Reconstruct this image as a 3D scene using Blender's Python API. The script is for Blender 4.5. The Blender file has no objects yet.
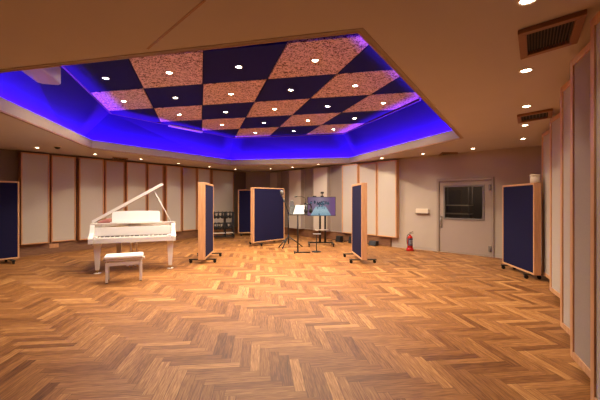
import bpy, bmesh, math, random
from mathutils import Vector, Matrix
random.seed(7)
C = bpy.context.scene.collection
PI = math.pi
EYE, F = 1.45, 340.0
CEIL, TRAY = 2.72, 3.65

# ------------------------------------------------------------------ materials
def mat(name):
    m = bpy.data.materials.new(name); m.use_nodes = True
    nt = m.node_tree
    return m, nt, nt.nodes['Principled BSDF']

def setin(b, **k):
    for a, v in k.items():
        n = a.replace('_', ' ')
        if n in b.inputs: b.inputs[n].default_value = v

def plain(name, col, rough=0.5, metal=0.0, noise=0.0, scale=20, bump=0.0, spec=0.5, coat=0.0):
    m, nt, b = mat(name)
    c = (*col, 1)
    setin(b, Base_Color=c, Roughness=rough, Metallic=metal, Specular_IOR_Level=spec, Coat_Weight=coat)
    tc = nt.nodes.new('ShaderNodeTexCoord')
    n = nt.nodes.new('ShaderNodeTexNoise'); n.inputs['Scale'].default_value = scale; n.inputs['Detail'].default_value = 3
    nt.links.new(tc.outputs['Object'], n.inputs['Vector'])
    if noise:
        r = nt.nodes.new('ShaderNodeMix'); r.data_type = 'RGBA'
        r.inputs['A'].default_value = (*[x*(1-noise) for x in col], 1)
        r.inputs['B'].default_value = (*[min(1, x*(1+noise)) for x in col], 1)
        nt.links.new(n.outputs['Fac'], r.inputs['Factor']); nt.links.new(r.outputs['Result'], b.inputs['Base Color'])
    if bump:
        bp = nt.nodes.new('ShaderNodeBump'); bp.inputs['Strength'].default_value = bump; bp.inputs['Distance'].default_value = 0.01
        nt.links.new(n.outputs['Fac'], bp.inputs['Height']); nt.links.new(bp.outputs['Normal'], b.inputs['Normal'])
    return m

def wood(name, c0, c1, rough=0.45, scale=(14, 14, 1.2)):
    m, nt, b = mat(name)
    tc = nt.nodes.new('ShaderNodeTexCoord'); mp = nt.nodes.new('ShaderNodeMapping')
    mp.inputs['Scale'].default_value = scale
    n = nt.nodes.new('ShaderNodeTexNoise'); n.inputs['Scale'].default_value = 3; n.inputs['Detail'].default_value = 5
    r = nt.nodes.new('ShaderNodeValToRGB')
    r.color_ramp.elements[0].position = 0.3; r.color_ramp.elements[0].color = (*c0, 1)
    r.color_ramp.elements[1].position = 0.75; r.color_ramp.elements[1].color = (*c1, 1)
    nt.links.new(tc.outputs['Object'], mp.inputs['Vector']); nt.links.new(mp.outputs['Vector'], n.inputs['Vector'])
    nt.links.new(n.outputs['Fac'], r.inputs['Fac']); nt.links.new(r.outputs['Color'], b.inputs['Base Color'])
    setin(b, Roughness=rough)
    return m

def emit(name, col, strength):
    m, nt, b = mat(name)
    setin(b, Base_Color=(*col, 1), Emission_Color=(*col, 1), Emission_Strength=strength)
    return m

def floor_material():
    m, nt, b = mat('herringbone_oak')
    at = nt.nodes.new('ShaderNodeAttribute'); at.attribute_name = 'tone'
    uv = nt.nodes.new('ShaderNodeUVMap'); uv.uv_map = 'board'
    sep = nt.nodes.new('ShaderNodeSeparateXYZ')
    nt.links.new(uv.outputs['UV'], sep.inputs['Vector'])
    # grain: long streaks, offset per board
    ofs = nt.nodes.new('ShaderNodeMath'); ofs.operation = 'MULTIPLY'; ofs.inputs[1].default_value = 91.0
    nt.links.new(at.outputs['Fac'], ofs.inputs[0])
    cmb = nt.nodes.new('ShaderNodeCombineXYZ')
    sx = nt.nodes.new('ShaderNodeMath'); sx.operation = 'MULTIPLY'; sx.inputs[1].default_value = 2.2
    sy = nt.nodes.new('ShaderNodeMath'); sy.operation = 'MULTIPLY'; sy.inputs[1].default_value = 5.5
    nt.links.new(sep.outputs['X'], sx.inputs[0]); nt.links.new(sep.outputs['Y'], sy.inputs[0])
    nt.links.new(sx.outputs[0], cmb.inputs['X']); nt.links.new(sy.outputs[0], cmb.inputs['Y']); nt.links.new(ofs.outputs[0], cmb.inputs['Z'])
    n = nt.nodes.new('ShaderNodeTexNoise'); n.inputs['Scale'].default_value = 1.6; n.inputs['Detail'].default_value = 5; n.inputs['Distortion'].default_value = 0.6
    nt.links.new(cmb.outputs[0], n.inputs['Vector'])
    rp = nt.nodes.new('ShaderNodeValToRGB'); e = rp.color_ramp.elements
    e[0].position = 0.0; e[0].color = (0.105, 0.038, 0.012, 1)
    e[1].position = 1.0; e[1].color = (0.62, 0.325, 0.115, 1)
    k = e.new(0.35); k.color = (0.225, 0.088, 0.026, 1)
    k = e.new(0.65); k.color = (0.37, 0.163, 0.050, 1)
    mx = nt.nodes.new('ShaderNodeMath'); mx.operation = 'MULTIPLY_ADD'
    mx.inputs[1].default_value = 0.75
    gr = nt.nodes.new('ShaderNodeMath'); gr.operation = 'MULTIPLY_ADD'; gr.inputs[1].default_value = 1.25; gr.inputs[2].default_value = -0.50
    nt.links.new(n.outputs['Fac'], gr.inputs[0])
    nt.links.new(at.outputs['Fac'], mx.inputs[0]); nt.links.new(gr.outputs[0], mx.inputs[2])
    nt.links.new(mx.outputs[0], rp.inputs['Fac'])
    # thin dark joint around each board
    def edge(sock, lo):
        a = nt.nodes.new('ShaderNodeMath'); a.operation = 'SUBTRACT'; a.inputs[1].default_value = 0.5
        bq = nt.nodes.new('ShaderNodeMath'); bq.operation = 'ABSOLUTE'
        c = nt.nodes.new('ShaderNodeMath'); c.operation = 'GREATER_THAN'; c.inputs[1].default_value = lo
        nt.links.new(sock, a.inputs[0]); nt.links.new(a.outputs[0], bq.inputs[0]); nt.links.new(bq.outputs[0], c.inputs[0])
        return c.outputs[0]
    mxx = nt.nodes.new('ShaderNodeMath'); mxx.operation = 'MAXIMUM'
    nt.links.new(edge(sep.outputs['X'], 0.4965), mxx.inputs[0]); nt.links.new(edge(sep.outputs['Y'], 0.478), mxx.inputs[1])
    mix = nt.nodes.new('ShaderNodeMix'); mix.data_type = 'RGBA'
    mix.inputs['B'].default_value = (0.075, 0.026, 0.009, 1)
    sc = nt.nodes.new('ShaderNodeMath'); sc.operation = 'MULTIPLY'; sc.inputs[1].default_value = 0.65
    nt.links.new(mxx.outputs[0], sc.inputs[0]); nt.links.new(sc.outputs[0], mix.inputs['Factor'])
    nt.links.new(rp.outputs['Color'], mix.inputs['A']); nt.links.new(mix.outputs['Result'], b.inputs['Base Color'])
    setin(b, Roughness=0.45, Specular_IOR_Level=0.2)
    return m

def speckle_material():
    m, nt, b = mat('wood_wool_tile')
    tc = nt.nodes.new('ShaderNodeTexCoord')
    n = nt.nodes.new('ShaderNodeTexNoise'); n.inputs['Scale'].default_value = 26; n.inputs['Detail'].default_value = 2; n.inputs['Distortion'].default_value = 1.5
    nt.links.new(tc.outputs['Object'], n.inputs['Vector'])
    r = nt.nodes.new('ShaderNodeValToRGB')
    r.color_ramp.elements[0].position = 0.40; r.color_ramp.elements[0].color = (0.13, 0.06, 0.045, 1)
    r.color_ramp.elements[1].position = 0.52; r.color_ramp.elements[1].color = (0.78, 0.54, 0.46, 1)
    nt.links.new(n.outputs['Fac'], r.inputs['Fac']); nt.links.new(r.outputs['Color'], b.inputs['Base Color'])
    bp = nt.nodes.new('ShaderNodeBump'); bp.inputs['Strength'].default_value = 0.5; bp.inputs['Distance'].default_value = 0.01
    nt.links.new(n.outputs['Fac'], bp.inputs['Height']); nt.links.new(bp.outputs['Normal'], b.inputs['Normal'])
    setin(b, Roughness=0.9, Specular_IOR_Level=0.1)
    return m

M = {}
M['floor'] = floor_material()
M['speckle'] = speckle_material()
M['wall'] = plain('wall_paint', (0.455, 0.375, 0.30), 0.8, noise=0.05, scale=3, spec=0.2)
M['wall_dim'] = plain('brown_shaded_wall_paint', (0.20, 0.14, 0.10), 0.85, noise=0.06, scale=3, spec=0.2)  # brown wall, darkened further for the shade in the panel gaps
M['duct'] = plain('duct_glow_tint', (0.46, 0.40, 0.58), 0.6, noise=0.03, scale=5)  # pale casing with the violet strip glow mixed into its colour
M['soffit'] = plain('soffit_paint', (0.54, 0.475, 0.445), 0.8, noise=0.04, scale=2, spec=0.2)
M['fabric'] = plain('beige_fabric', (0.49, 0.43, 0.36), 0.95, noise=0.06, scale=60, bump=0.08, spec=0.1)
M['fabric_lit'] = plain('beige_fabric_lit', (0.55, 0.475, 0.39), 0.95, noise=0.05, scale=60, bump=0.08, spec=0.1)  # panel fabric lightened for the downlight wash on raised panels
M['fabric_shade'] = plain('beige_fabric_shaded', (0.27, 0.215, 0.175), 0.95, noise=0.06, scale=60, bump=0.08, spec=0.1)  # same panel fabric darkened for the shade on recessed panels
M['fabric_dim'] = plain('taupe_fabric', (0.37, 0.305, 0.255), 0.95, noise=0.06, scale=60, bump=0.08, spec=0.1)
M['maple'] = wood('frame_wood', (0.46, 0.205, 0.085), (0.62, 0.32, 0.15))
M['gobo_wood'] = wood('screen_frame_wood', (0.52, 0.26, 0.115), (0.68, 0.385, 0.19))
M['trimwood'] = wood('trim_wood', (0.25, 0.11, 0.045), (0.36, 0.17, 0.075))
M['skirt'] = wood('skirting_wood', (0.15, 0.068, 0.032), (0.25, 0.115, 0.055), 0.5, (2, 2, 14))
M['navy'] = plain('navy_fabric', (0.010, 0.009, 0.040), 0.9, noise=0.25, scale=90, bump=0.1, spec=0.15)
M['navytile'] = plain('navy_tile', (0.007, 0.006, 0.085), 0.85, noise=0.2, scale=60, spec=0.2)
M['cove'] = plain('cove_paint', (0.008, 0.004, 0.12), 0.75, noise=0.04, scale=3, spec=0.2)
M['fascia'] = plain('fascia_paint', (0.36, 0.28, 0.225), 0.7, noise=0.05, scale=3, spec=0.2)
M['white'] = plain('white_paint', (0.80, 0.76, 0.71), 0.45, noise=0.02, scale=5)
M['piano'] = plain('white_lacquer', (0.76, 0.715, 0.67), 0.18, noise=0.01, scale=3, coat=0.5)
M['ivory'] = plain('ivory_keys', (0.85, 0.80, 0.72), 0.25, noise=0.02, scale=30)
M['black'] = plain('black_satin', (0.012, 0.011, 0.011), 0.45, noise=0.1, scale=20)
M['rubber'] = plain('black_rubber', (0.010, 0.010, 0.010), 0.8, noise=0.1, scale=20)
M['steel'] = plain('brushed_steel', (0.55, 0.52, 0.48), 0.3, 1.0, noise=0.05, scale=40)
M['mesh'] = plain('grey_mesh', (0.17, 0.165, 0.16), 0.5, 0.6, noise=0.3, scale=200)
M['brass'] = plain('brass', (0.60, 0.40, 0.16), 0.3, 1.0, noise=0.05, scale=20)
M['gold'] = plain('gold_plate', (0.55, 0.36, 0.14), 0.4, 0.8, noise=0.08, scale=10)
M['soundboard'] = wood('soundboard_spruce', (0.50, 0.28, 0.12), (0.62, 0.38, 0.18))
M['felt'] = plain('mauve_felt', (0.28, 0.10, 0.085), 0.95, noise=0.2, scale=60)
M['red'] = plain('red_enamel', (0.42, 0.012, 0.009), 0.25, noise=0.03, scale=10)
M['dark_label'] = plain('dark_label', (0.05, 0.05, 0.09), 0.5, noise=0.1, scale=60)
M['paper'] = plain('white_paper', (0.60, 0.585, 0.575), 0.8, noise=0.02, scale=30)
M['ink'] = plain('grey_ink', (0.25, 0.24, 0.24), 0.8, noise=0.1, scale=30)
M['door'] = plain('door_paint', (0.37, 0.285, 0.23), 0.5, noise=0.03, scale=4)
M['doorframe'] = plain('door_frame_paint', (0.34, 0.26, 0.21), 0.5, noise=0.03, scale=4)
M['grey'] = plain('grey_metal', (0.22, 0.19, 0.17), 0.4, 0.4, noise=0.05, scale=30)
M['ventdark'] = plain('vent_dark', (0.055, 0.026, 0.016), 0.6, noise=0.1, scale=20)
M['ventwood'] = plain('vent_frame', (0.26, 0.115, 0.055), 0.5, noise=0.1, scale=12)
M['cream'] = plain('cream_plastic', (0.66, 0.55, 0.42), 0.5, noise=0.03, scale=10)
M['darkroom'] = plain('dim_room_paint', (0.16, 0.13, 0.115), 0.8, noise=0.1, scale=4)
M['lens_hi'] = emit('lamp_glow', (1.0, 0.86, 0.66), 38)
M['lens_lo'] = emit('lamp_glow_small', (1.0, 0.80, 0.55), 22)
M['led'] = emit('led_blue', (0.08, 0.02, 1.0), 12)
gm, gnt, gb = mat('tinted_glass'); setin(gb, Base_Color=(0.75, 0.72, 0.68, 1), Roughness=0.03, Transmission_Weight=1.0, IOR=1.45); M['glass'] = gm

# ------------------------------------------------------------------ mesh tools
class MB:
    def __init__(s): s.bm = bmesh.new()
    def box(s, x0, x1, y0, y1, z0, z1, mtx=None):
        return s.prism([(x0, y0), (x1, y0), (x1, y1), (x0, y1)], z0, z1, mtx)
    def prism(s, poly, z0, z1, mtx=None, smooth=False):
        a = sum(poly[i][0]*poly[(i+1) % len(poly)][1]-poly[(i+1) % len(poly)][0]*poly[i][1] for i in range(len(poly)))
        if a < 0: poly = poly[::-1]
        lo = [s.bm.verts.new((p[0], p[1], z0)) for p in poly]; hi = [s.bm.verts.new((p[0], p[1], z1)) for p in poly]
        n = len(poly)
        s.bm.faces.new(lo[::-1]); s.bm.faces.new(hi)
        for i in range(n):
            f = s.bm.faces.new((lo[i], lo[(i+1) % n], hi[(i+1) % n], hi[i])); f.smooth = smooth
        if mtx is not None:
            for v in lo+hi: v.co = mtx @ v.co
        return s
    def hexa(s, pts):   # 8 points: bottom ring 4 (ccw from above), top ring 4
        v = [s.bm.verts.new(p) for p in pts]
        for q in ((3, 2, 1, 0), (4, 5, 6, 7), (0, 1, 5, 4), (1, 2, 6, 5), (2, 3, 7, 6), (3, 0, 4, 7)):
            s.bm.faces.new([v[i] for i in q])
        return s
    def tube(s, pts, r, n=10, cap=True):
        pts = [Vector(p) for p in pts]; rs = r if isinstance(r, (list, tuple)) else [r]*len(pts)
        rings = []; up = None
        for i, p in enumerate(pts):
            d = (pts[min(i+1, len(pts)-1)]-pts[max(i-1, 0)]).normalized()
            if up is None:
                up = Vector((0, 0, 1)) if abs(d.z) < 0.9 else Vector((1, 0, 0))
            a = d.cross(up)
            if a.length < 1e-4: a = d.cross(Vector((0, 1, 0)))
            a.normalize(); b = a.cross(d).normalized(); up = b
            rings.append([s.bm.verts.new(p+(a*math.cos(2*PI*k/n)+b*math.sin(2*PI*k/n))*rs[i]) for k in range(n)])
        for i in range(len(rings)-1):
            for k in range(n):
                f = s.bm.faces.new((rings[i][k], rings[i][(k+1) % n], rings[i+1][(k+1) % n], rings[i+1][k])); f.smooth = True
        if cap:
            s.bm.faces.new(rings[0][::-1]); s.bm.faces.new(rings[-1])
        return s
    def lathe(s, prof, n=20, mtx=None):   # (r, z) bottom to top, about z
        rings = []; vs = []
        for r, z in prof:
            if r < 1e-5: ring = [s.bm.verts.new((0, 0, z))]
            else: ring = [s.bm.verts.new((r*math.cos(2*PI*k/n), r*math.sin(2*PI*k/n), z)) for k in range(n)]
            rings.append(ring); vs += ring
        for a, b in zip(rings, rings[1:]):
            for k in range(n):
                if len(a) == 1 and len(b) == 1: continue
                if len(a) == 1: f = s.bm.faces.new((a[0], b[(k+1) % n], b[k])) if False else s.bm.faces.new((a[0], b[k], b[(k+1) % n])[::-1])
                elif len(b) == 1: f = s.bm.faces.new((a[k], a[(k+1) % n], b[0]))
                else: f = s.bm.faces.new((a[k], a[(k+1) % n], b[(k+1) % n], b[k]))
                f.smooth = True
        if len(rings[0]) > 1: s.bm.faces.new(rings[0][::-1])
        if len(rings[-1]) > 1: s.bm.faces.new(rings[-1])
        if mtx is not None:
            for v in vs: v.co = mtx @ v.co
        return s
    def quad(s, *p):
        s.bm.faces.new([s.bm.verts.new(q) for q in p]); return s

def obj(name, mb, m, parent=None, bevel=0.0, loc=None):
    me = bpy.data.meshes.new(name); bmesh.ops.recalc_face_normals(mb.bm, faces=mb.bm.faces[:])
    mb.bm.to_mesh(me); mb.bm.free(); me.materials.append(M[m] if isinstance(m, str) else m)
    o = bpy.data.objects.new(name, me); C.objects.link(o)
    if parent: o.parent = parent
    if loc: o.location = loc
    if bevel:
        b = o.modifiers.new('bevel', 'BEVEL'); b.width = bevel; b.segments = 2; b.limit_method = 'ANGLE'
    return o

def tag(o, label, cat, group=None):
    o['label'] = label; o['category'] = cat
    if group: o['group'] = group
    return o
def thing(name, label, cat, loc=(0, 0, 0), rotz=0.0, group=None):
    o = bpy.data.objects.new(name, None); C.objects.link(o); o.empty_display_size = 0.1
    o.location = loc; o.rotation_euler = (0, 0, rotz)
    return tag(o, label, cat, group)
def struct(name, mb, m, parent=None, bevel=0.0):
    o = obj(name, mb, m, parent, bevel)
    o['kind'] = 'structure'
    return o
def copy_thing(src, loc, rotz, label):
    r = src.copy(); C.objects.link(r); r.location = loc; r.rotation_euler = (0, 0, rotz); r['label'] = label
    for ch in src.children:
        c = ch.copy(); C.objects.link(c); c.parent = r
        for g in ch.children:
            d = g.copy(); C.objects.link(d); d.parent = c
    return r
ORD = ['first', 'second', 'third', 'fourth', 'fifth', 'sixth', 'seventh', 'eighth', 'ninth', 'tenth', 'eleventh', 'twelfth']

def V2(p): return Vector((p[0], p[1]))
def perp(d): return Vector((-d[1], d[0]))
def ray_line(px, A, B):     # the sight line of photo column px meets the wall line AB
    k = (px-300)/F; A = V2(A); d = V2(B)-A
    t = (k*A.y-A.x)/(d.x-k*d.y)
    return A+d*t
def isect(A, d, B, e):
    den = d.x*e.y-d.y*e.x
    if abs(den) < 1e-9: return B.copy()
    t = ((B.x-A.x)*e.y-(B.y-A.y)*e.x)/den
    return A+d*t
def offset_poly(poly, dist):   # ccw polygon, positive = outward
    n = len(poly); out = []
    P = [V2(p) for p in poly]
    for i in range(n):
        a, b, c = P[i-1], P[i], P[(i+1) % n]
        d1 = (b-a).normalized(); d2 = (c-b).normalized()
        n1 = Vector((d1.y, -d1.x)); n2 = Vector((d2.y, -d2.x))
        out.append(isect(a+n1*dist, d1, b+n2*dist, d2))
    return out
def inside(p, poly):
    r = False; n = len(poly)
    for i in range(n):
        a, b = poly[i], poly[(i+1) % n]
        if (a[1] > p[1]) != (b[1] > p[1]) and p[0] < (b[0]-a[0])*(p[1]-a[1])/(b[1]-a[1])+a[0]: r = not r
    return r

# ------------------------------------------------------------------ plan of the room
LA, LB = V2((-9.0, 6.2)), V2((-2.45, 15.37))            # wall with the piano panels
B1 = V2((-1.3, 15.25)); B2 = V2((2.98, 10.44)); B3 = V2((5.66, 7.87))
R1 = V2((2.25, 2.32)); R2 = V2((2.3, -3.0)); N1 = V2((-9.0, -3.0))
ROOM = [LA, N1, R2, R1, B3, B2, B1, LB]                # ccw from above
# opening of the raised tray, in plan (ccw)
VP = [(-4.0, 3.60), (0.447, 2.553), (3.32, 6.98), (1.73, 11.80), (-2.54, 12.50), (-5.14, 8.40)]
UP = [(-3.35, 3.75), (1.20, 2.60), (2.64, 7.40), (1.42, 11.25), (-2.32, 11.97), (-4.78, 8.55)]
W0 = offset_poly(VP, 0.52)

# floor: herringbone boards in one mesh
def build_floor():
    n, w = 6, 0.0875; L = n*w
    d1 = Vector((-40/F, 1)).normalized(); d2 = Vector((d1.y, -d1.x))
    big = offset_poly(ROOM, 0.35)
    bm = bmesh.new(); uvl = bm.loops.layers.uv.new('board'); tl = bm.faces.layers.float.new('tone')
    def quad(x0, x1, y0, y1, along_x):
        def P(x, y):
            a = -x; q = d2*a+d1*(y+0.72); return q
        c = P((x0+x1)/2, (y0+y1)/2)
        if not inside(c, big): return
        cs = [(x0, y0), (x1, y0), (x1, y1), (x0, y1)]
        uv = [(0, 0), (1, 0), (1, 1), (0, 1)] if along_x else [(0, 0), (0, 1), (1, 1), (1, 0)]
        vs = [bm.verts.new((*P(*q), 0)) for q in cs]
        f = bm.faces.new(vs[::-1]); f[tl] = min(1, max(0, random.gauss(0.52, 0.17)))
        for l, u in zip(f.loops, uv[::-1]): l[uvl].uv = u
    for m in range(-26, 27):
        for k in range(-260, 261):
            ox = (k+m*n)*w; oy = (k-m*n)*w
            if abs(ox) > 20 or abs(oy) > 22: continue
            quad(ox, ox+L, oy, oy+w, True)
            quad(ox, ox+w, oy+w, oy+w+L, False)
    me = bpy.data.meshes.new('floor'); bm.to_mesh(me); bm.free(); me.materials.append(M['floor'])
    o = bpy.data.objects.new('floor', me); C.objects.link(o); o['kind'] = 'structure'
build_floor()
sub = MB().prism([tuple(p) for p in offset_poly(ROOM, 0.4)], -0.12, -0.012)
struct('floor_screed', sub, 'darkroom').name = 'floor.001'

# soffit: the low ceiling around the raised tray
def ring_mesh(outer, inner, z):
    bm = bmesh.new()
    for loop in (outer, inner):
        vs = [bm.verts.new((p[0], p[1], z)) for p in loop]
        for i in range(len(vs)): bm.edges.new((vs[i], vs[(i+1) % len(vs)]))
    bmesh.ops.triangle_fill(bm, edges=bm.edges[:], use_beauty=True)
    return bm
sof = MB(); sof.bm.free(); sof.bm = ring_mesh(offset_poly(ROOM, 0.25), VP, CEIL)
r = bmesh.ops.extrude_face_region(sof.bm, geom=sof.bm.faces[:])
for g in r['geom']:
    if isinstance(g, bmesh.types.BMVert): g.co.z = CEIL+0.035
struct('ceiling', sof, 'soffit')
# straight joints in the soffit boards
def seam(a, b, nm):
    a = V2(a); b = V2(b); d = (b-a).normalized(); p = perp(d)*0.009
    struct(nm, MB().prism([tuple(a+p), tuple(b+p), tuple(b-p), tuple(a-p)], CEIL-0.002, CEIL+0.01), 'trimwood')
def soff(px, py): h = CEIL-EYE; return Vector((h*(px-300)/(200-py), h*F/(200-py)))
seam(soff(147.5, 49), soff(205, 0), 'trim_1')
# fascia around the opening, with a thin wooden lip
def ring_band(poly_in, poly_out, z0, z1):
    m = MB(); n = len(poly_in)
    for i in range(n):
        a, b, c, d = poly_in[i], poly_in[(i+1) % n], poly_out[(i+1) % n], poly_out[i]
        m.hexa([(a[0], a[1], z0), (b[0], b[1], z0), (c[0], c[1], z0), (d[0], d[1], z0),
                (a[0], a[1], z1), (b[0], b[1], z1), (c[0], c[1], z1), (d[0], d[1], z1)])
    return m
struct('trim_2', ring_band(VP, offset_poly(VP, 0.04), CEIL-0.004, CEIL+0.215), 'fascia')
lip_in = offset_poly(VP, -0.022)
struct('trim_3', ring_band(lip_in, [V2(p) for p in VP], CEIL-0.006, CEIL+0.02), 'trimwood')
# tray walls and tray top
tw = MB()
for i in range(6):
    a, b = W0[i], W0[(i+1) % 6]; c, d = UP[(i+1) % 6], UP[i]
    tw.quad((*a, CEIL+0.03), (*b, CEIL+0.03), (*c, TRAY), (*d, TRAY))
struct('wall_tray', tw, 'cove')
tt = MB().prism([tuple(p) for p in offset_poly(UP, 0.05)], TRAY, TRAY+0.1)
struct('ceiling_tray', tt, 'navytile').name = 'ceiling.001'
te = MB()
te2 = ring_band(offset_poly(UP, -0.045), offset_poly(UP, -0.005), TRAY-0.035, TRAY-0.001)
struct('trim_4', te2, 'ventdark')

# room walls
WT = 0.2
def wall(name, A, B, m='wall', z0=0.0, z1=CEIL, mb=None):
    A = V2(A); B = V2(B); d = (B-A).normalized(); out = Vector((d.y, -d.x))*WT
    q = mb or MB()
    q.prism([tuple(A), tuple(B), tuple(B+out), tuple(A+out)], z0, z1)
    return q if mb else struct(name, q, m)
# (ROOM is ccw, so outward is to the right of each edge)
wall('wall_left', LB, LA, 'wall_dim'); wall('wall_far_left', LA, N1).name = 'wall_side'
wall('wall_front', N1, R2); wall('wall_near', R2, R1)
wall('wall_right', R1, B3); wall('wall_back', B2, B1); wall('wall_corner', B1, LB)
# wall with the door: built round the doorway
DA = ray_line(437, B3, B2); DB = ray_line(494, B3, B2); DOORH = 2.02
dw = MB(); wall('', B3, DB, mb=dw); wall('', DA, B2, mb=dw); wall('', DB, DA, z0=DOORH, mb=dw)
struct('wall_door', dw, 'wall')

# skirtings below the raised panels
def skirting(name, A, B, depth=0.06, h=0.285, m='skirt'):
    A = V2(A); B = V2(B); d = (B-A).normalized(); inn = Vector((-d.y, d.x))*depth
    q = MB().prism([tuple(A), tuple(B), tuple(B+inn), tuple(A+inn)], 0, h)
    q.prism([tuple(A), tuple(B), tuple(B+inn*1.25), tuple(A+inn*1.25)], h, h+0.015)
    struct(name, q, m)
skirting('baseboard_left', LB, LA)
skirting('baseboard_back', B2+(B1-B2)*0.03, B1)
skirting('baseboard_corner', B1, LB)
skirting('baseboard_door', B3, DB-(DB-DA).normalized()*-0.02, 0.02, 0.07, 'wall')
skirting('baseboard_entry', DA, B2, 0.02, 0.07, 'wall')
skirting('baseboard_right', R1, B3, 0.05, 0.07, 'rubber')  # near-black colour stands in for the shadow gap under the panels

# ------------------------------------------------------------------ wall panels
def panel_plan(front_a, front_b, back_a, back_b, z0, z1, label, fab, group, frame=0.055, fmat='maple'):
    """framed fabric panel; front edge a->b in plan, back edge on the wall"""
    fa, fb, ba, bb = map(V2, (front_a, front_b, back_a, back_b))
    L = (fb-fa).length; ang = math.atan2(fb.y-fa.y, fb.x-fa.x)
    t = thing('acoustic_baffle', label, 'wall panel', (fa.x, fa.y, 0), ang, group)
    R = Matrix.Rotation(-ang, 2)
    la, lb = R @ (ba-fa), R @ (bb-fa)
    f = MB()
    s = 1 if la.y > 0 else -1
    # two side boards, top, bottom, back
    def slab(x0, x1, zz0, zz1, inset=0.0):
        def back(x):
            k = (x)/(L); return la.lerp(lb, k)
        p = [(x0, s*inset), (x1, s*inset), tuple(back(x1)), tuple(back(x0))]
        f.prism(p, zz0, zz1)
    slab(0, frame, z0, z1); slab(L-frame, L, z0, z1)
    slab(frame, L-frame, z1-frame, z1); slab(frame, L-frame, z0, z0+frame)
    obj('frame', f, fmat, t, 0.004)
    g = MB(); y0, y1 = sorted((s*0.012, s*0.03))
    g.box(frame, L-frame, y0, y1, z0+frame, z1-frame)
    obj('fabric_face', g, fab, t)
    return t

def panel_row(rows, A, B, z0=0.305, z1=2.665):
    """rows: (px0, px1, protrusion, fabric, label, frame, group); set-back panels stop at their raised neighbours"""
    A = V2(A); B = V2(B); d = (B-A).normalized(); inn = Vector((-d.y, d.x))
    S = []
    for r_ in rows:
        q = [(ray_line(p, A+inn*r_[2], B+inn*r_[2])-A).dot(d) for p in r_[:2]]
        S.append([q[0], q[1]])            # falls along the row
    for i, r_ in enumerate(rows):
        for k in (i-1, i+1):
            if 0 <= k < len(rows) and (rows[k][2] > r_[2] or (rows[k][2] == r_[2] and k < i)):
                if k < i: S[i][0] = min(S[i][0], S[k][1]-0.006)
                else: S[i][1] = max(S[i][1], S[k][0]+0.006)
    for (s0, s1), r_ in zip(S, rows):
        a, b = A+d*s0, A+d*s1
        panel_plan(a+inn*r_[2], b+inn*r_[2], a+inn*0.002, b+inn*0.002, z0, z1, r_[4], r_[3], r_[6], r_[5], 'gobo_wood' if r_[5] == 0.036 else ('maple' if r_[5] > 0.03 else 'fabric_dim'))

lp = [(21, 49.5), (51.5, 75.8), (79.5, 104), (105.5, 124.6), (127, 146.5), (148, 163.4), (166.5, 181.5), (182.8, 196.8), (198, 210.5), (212.5, 233.6)]
rows = []
for i, (a, b) in enumerate(lp):
    lab = ('raised' if i % 2 == 0 else 'set back')+' beige wall panel on the piano wall, %s from the dark corner screen' % ORD[i]
    if i == 9: lab = 'wide beige fabric wall panel behind the headphone rack'
    rows.append((a, b, 0.20 if i % 2 == 0 else 0.12, 'fabric', lab, 0.032, 'beige panels on the piano wall'))
panel_row(rows, LB, LA)
bp = [(269.5, 277.2, 0.24, 'fabric_lit', 'narrow brightly lit wall panel above the wide navy screen'),
      (277.8, 288.2, 0.08, 'fabric_shade', 'shaded recessed wall panel between two lit ones, behind the microphone'),
      (288.7, 301, 0.24, 'fabric_lit', 'brightly lit raised wall panel behind the pop filter and music stand'),
      (301.6, 312.4, 0.08, 'fabric_shade', 'shaded recessed wall panel between music stand and screen'),
      (313, 327.3, 0.24, 'fabric_lit', 'brightly lit raised wall panel directly behind the television camera'),
      (328, 341.6, 0.08, 'fabric_shade', 'shaded recessed wall panel behind the television edge'),
      (342, 357.5, 0.16, 'fabric', 'beige wall panel between the television and the narrow navy screen'),
      (358, 376.4, 0.10, 'fabric', 'beige wall panel rising behind the narrow navy screen'),
      (377, 396.3, 0.16, 'fabric', 'wood framed beige wall panel closest to the fire extinguisher')]
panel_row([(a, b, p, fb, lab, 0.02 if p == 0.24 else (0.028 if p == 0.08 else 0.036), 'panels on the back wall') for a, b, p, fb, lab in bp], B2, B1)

# the stepped, angled panels beside the camera
wd = (B3-R1).normalized(); win = Vector((-wd.y, wd.x))
if win.dot(V2((0, 0))-R1) < 0: win = -win
rp = [((4.44, 6.25), 'fabric', 'angled beige wall panel touching the navy rolling screen'),
      ((3.757, 5.12), 'fabric', 'angled beige wall panel next after the one by the rolling screen'),
      ((2.807, 3.67), 'fabric', 'narrow looking angled wall panel below the small ceiling vent'),
      ((2.358, 2.97), 'fabric_dim', 'large taupe angled wall panel under the big ceiling vent'),
      ((1.962, 2.30), 'fabric', 'wall panel cut off by the edge of the picture')]
pd = Vector((-0.367, -0.93)).normalized()
for i, (a, fb, lab) in enumerate(rp):
    a = V2(a); b = a+pd*0.70
    wa = a-win*((a-R1).dot(win)-0.003); wb = b-win*((b-R1).dot(win)-0.003)
    if i == 4:
        wa = Vector((2.2, 2.22)); wb = Vector((2.2, 1.64))
    panel_plan(a, b, wa, wb, 0.09, 2.66, lab, fb, 'angled panels on the side wall', 0.06, 'gobo_wood')

# ------------------------------------------------------------------ door
ang = math.atan2((DB-DA).y, (DB-DA).x); DW = (DB-DA).length
def dmb(): return MB()
door = bpy.data.objects.new('door_1', None); C.objects.link(door); door['kind'] = 'structure'
door.location = (DA.x, DA.y, 0); door.rotation_euler = (0, 0, ang)
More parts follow.
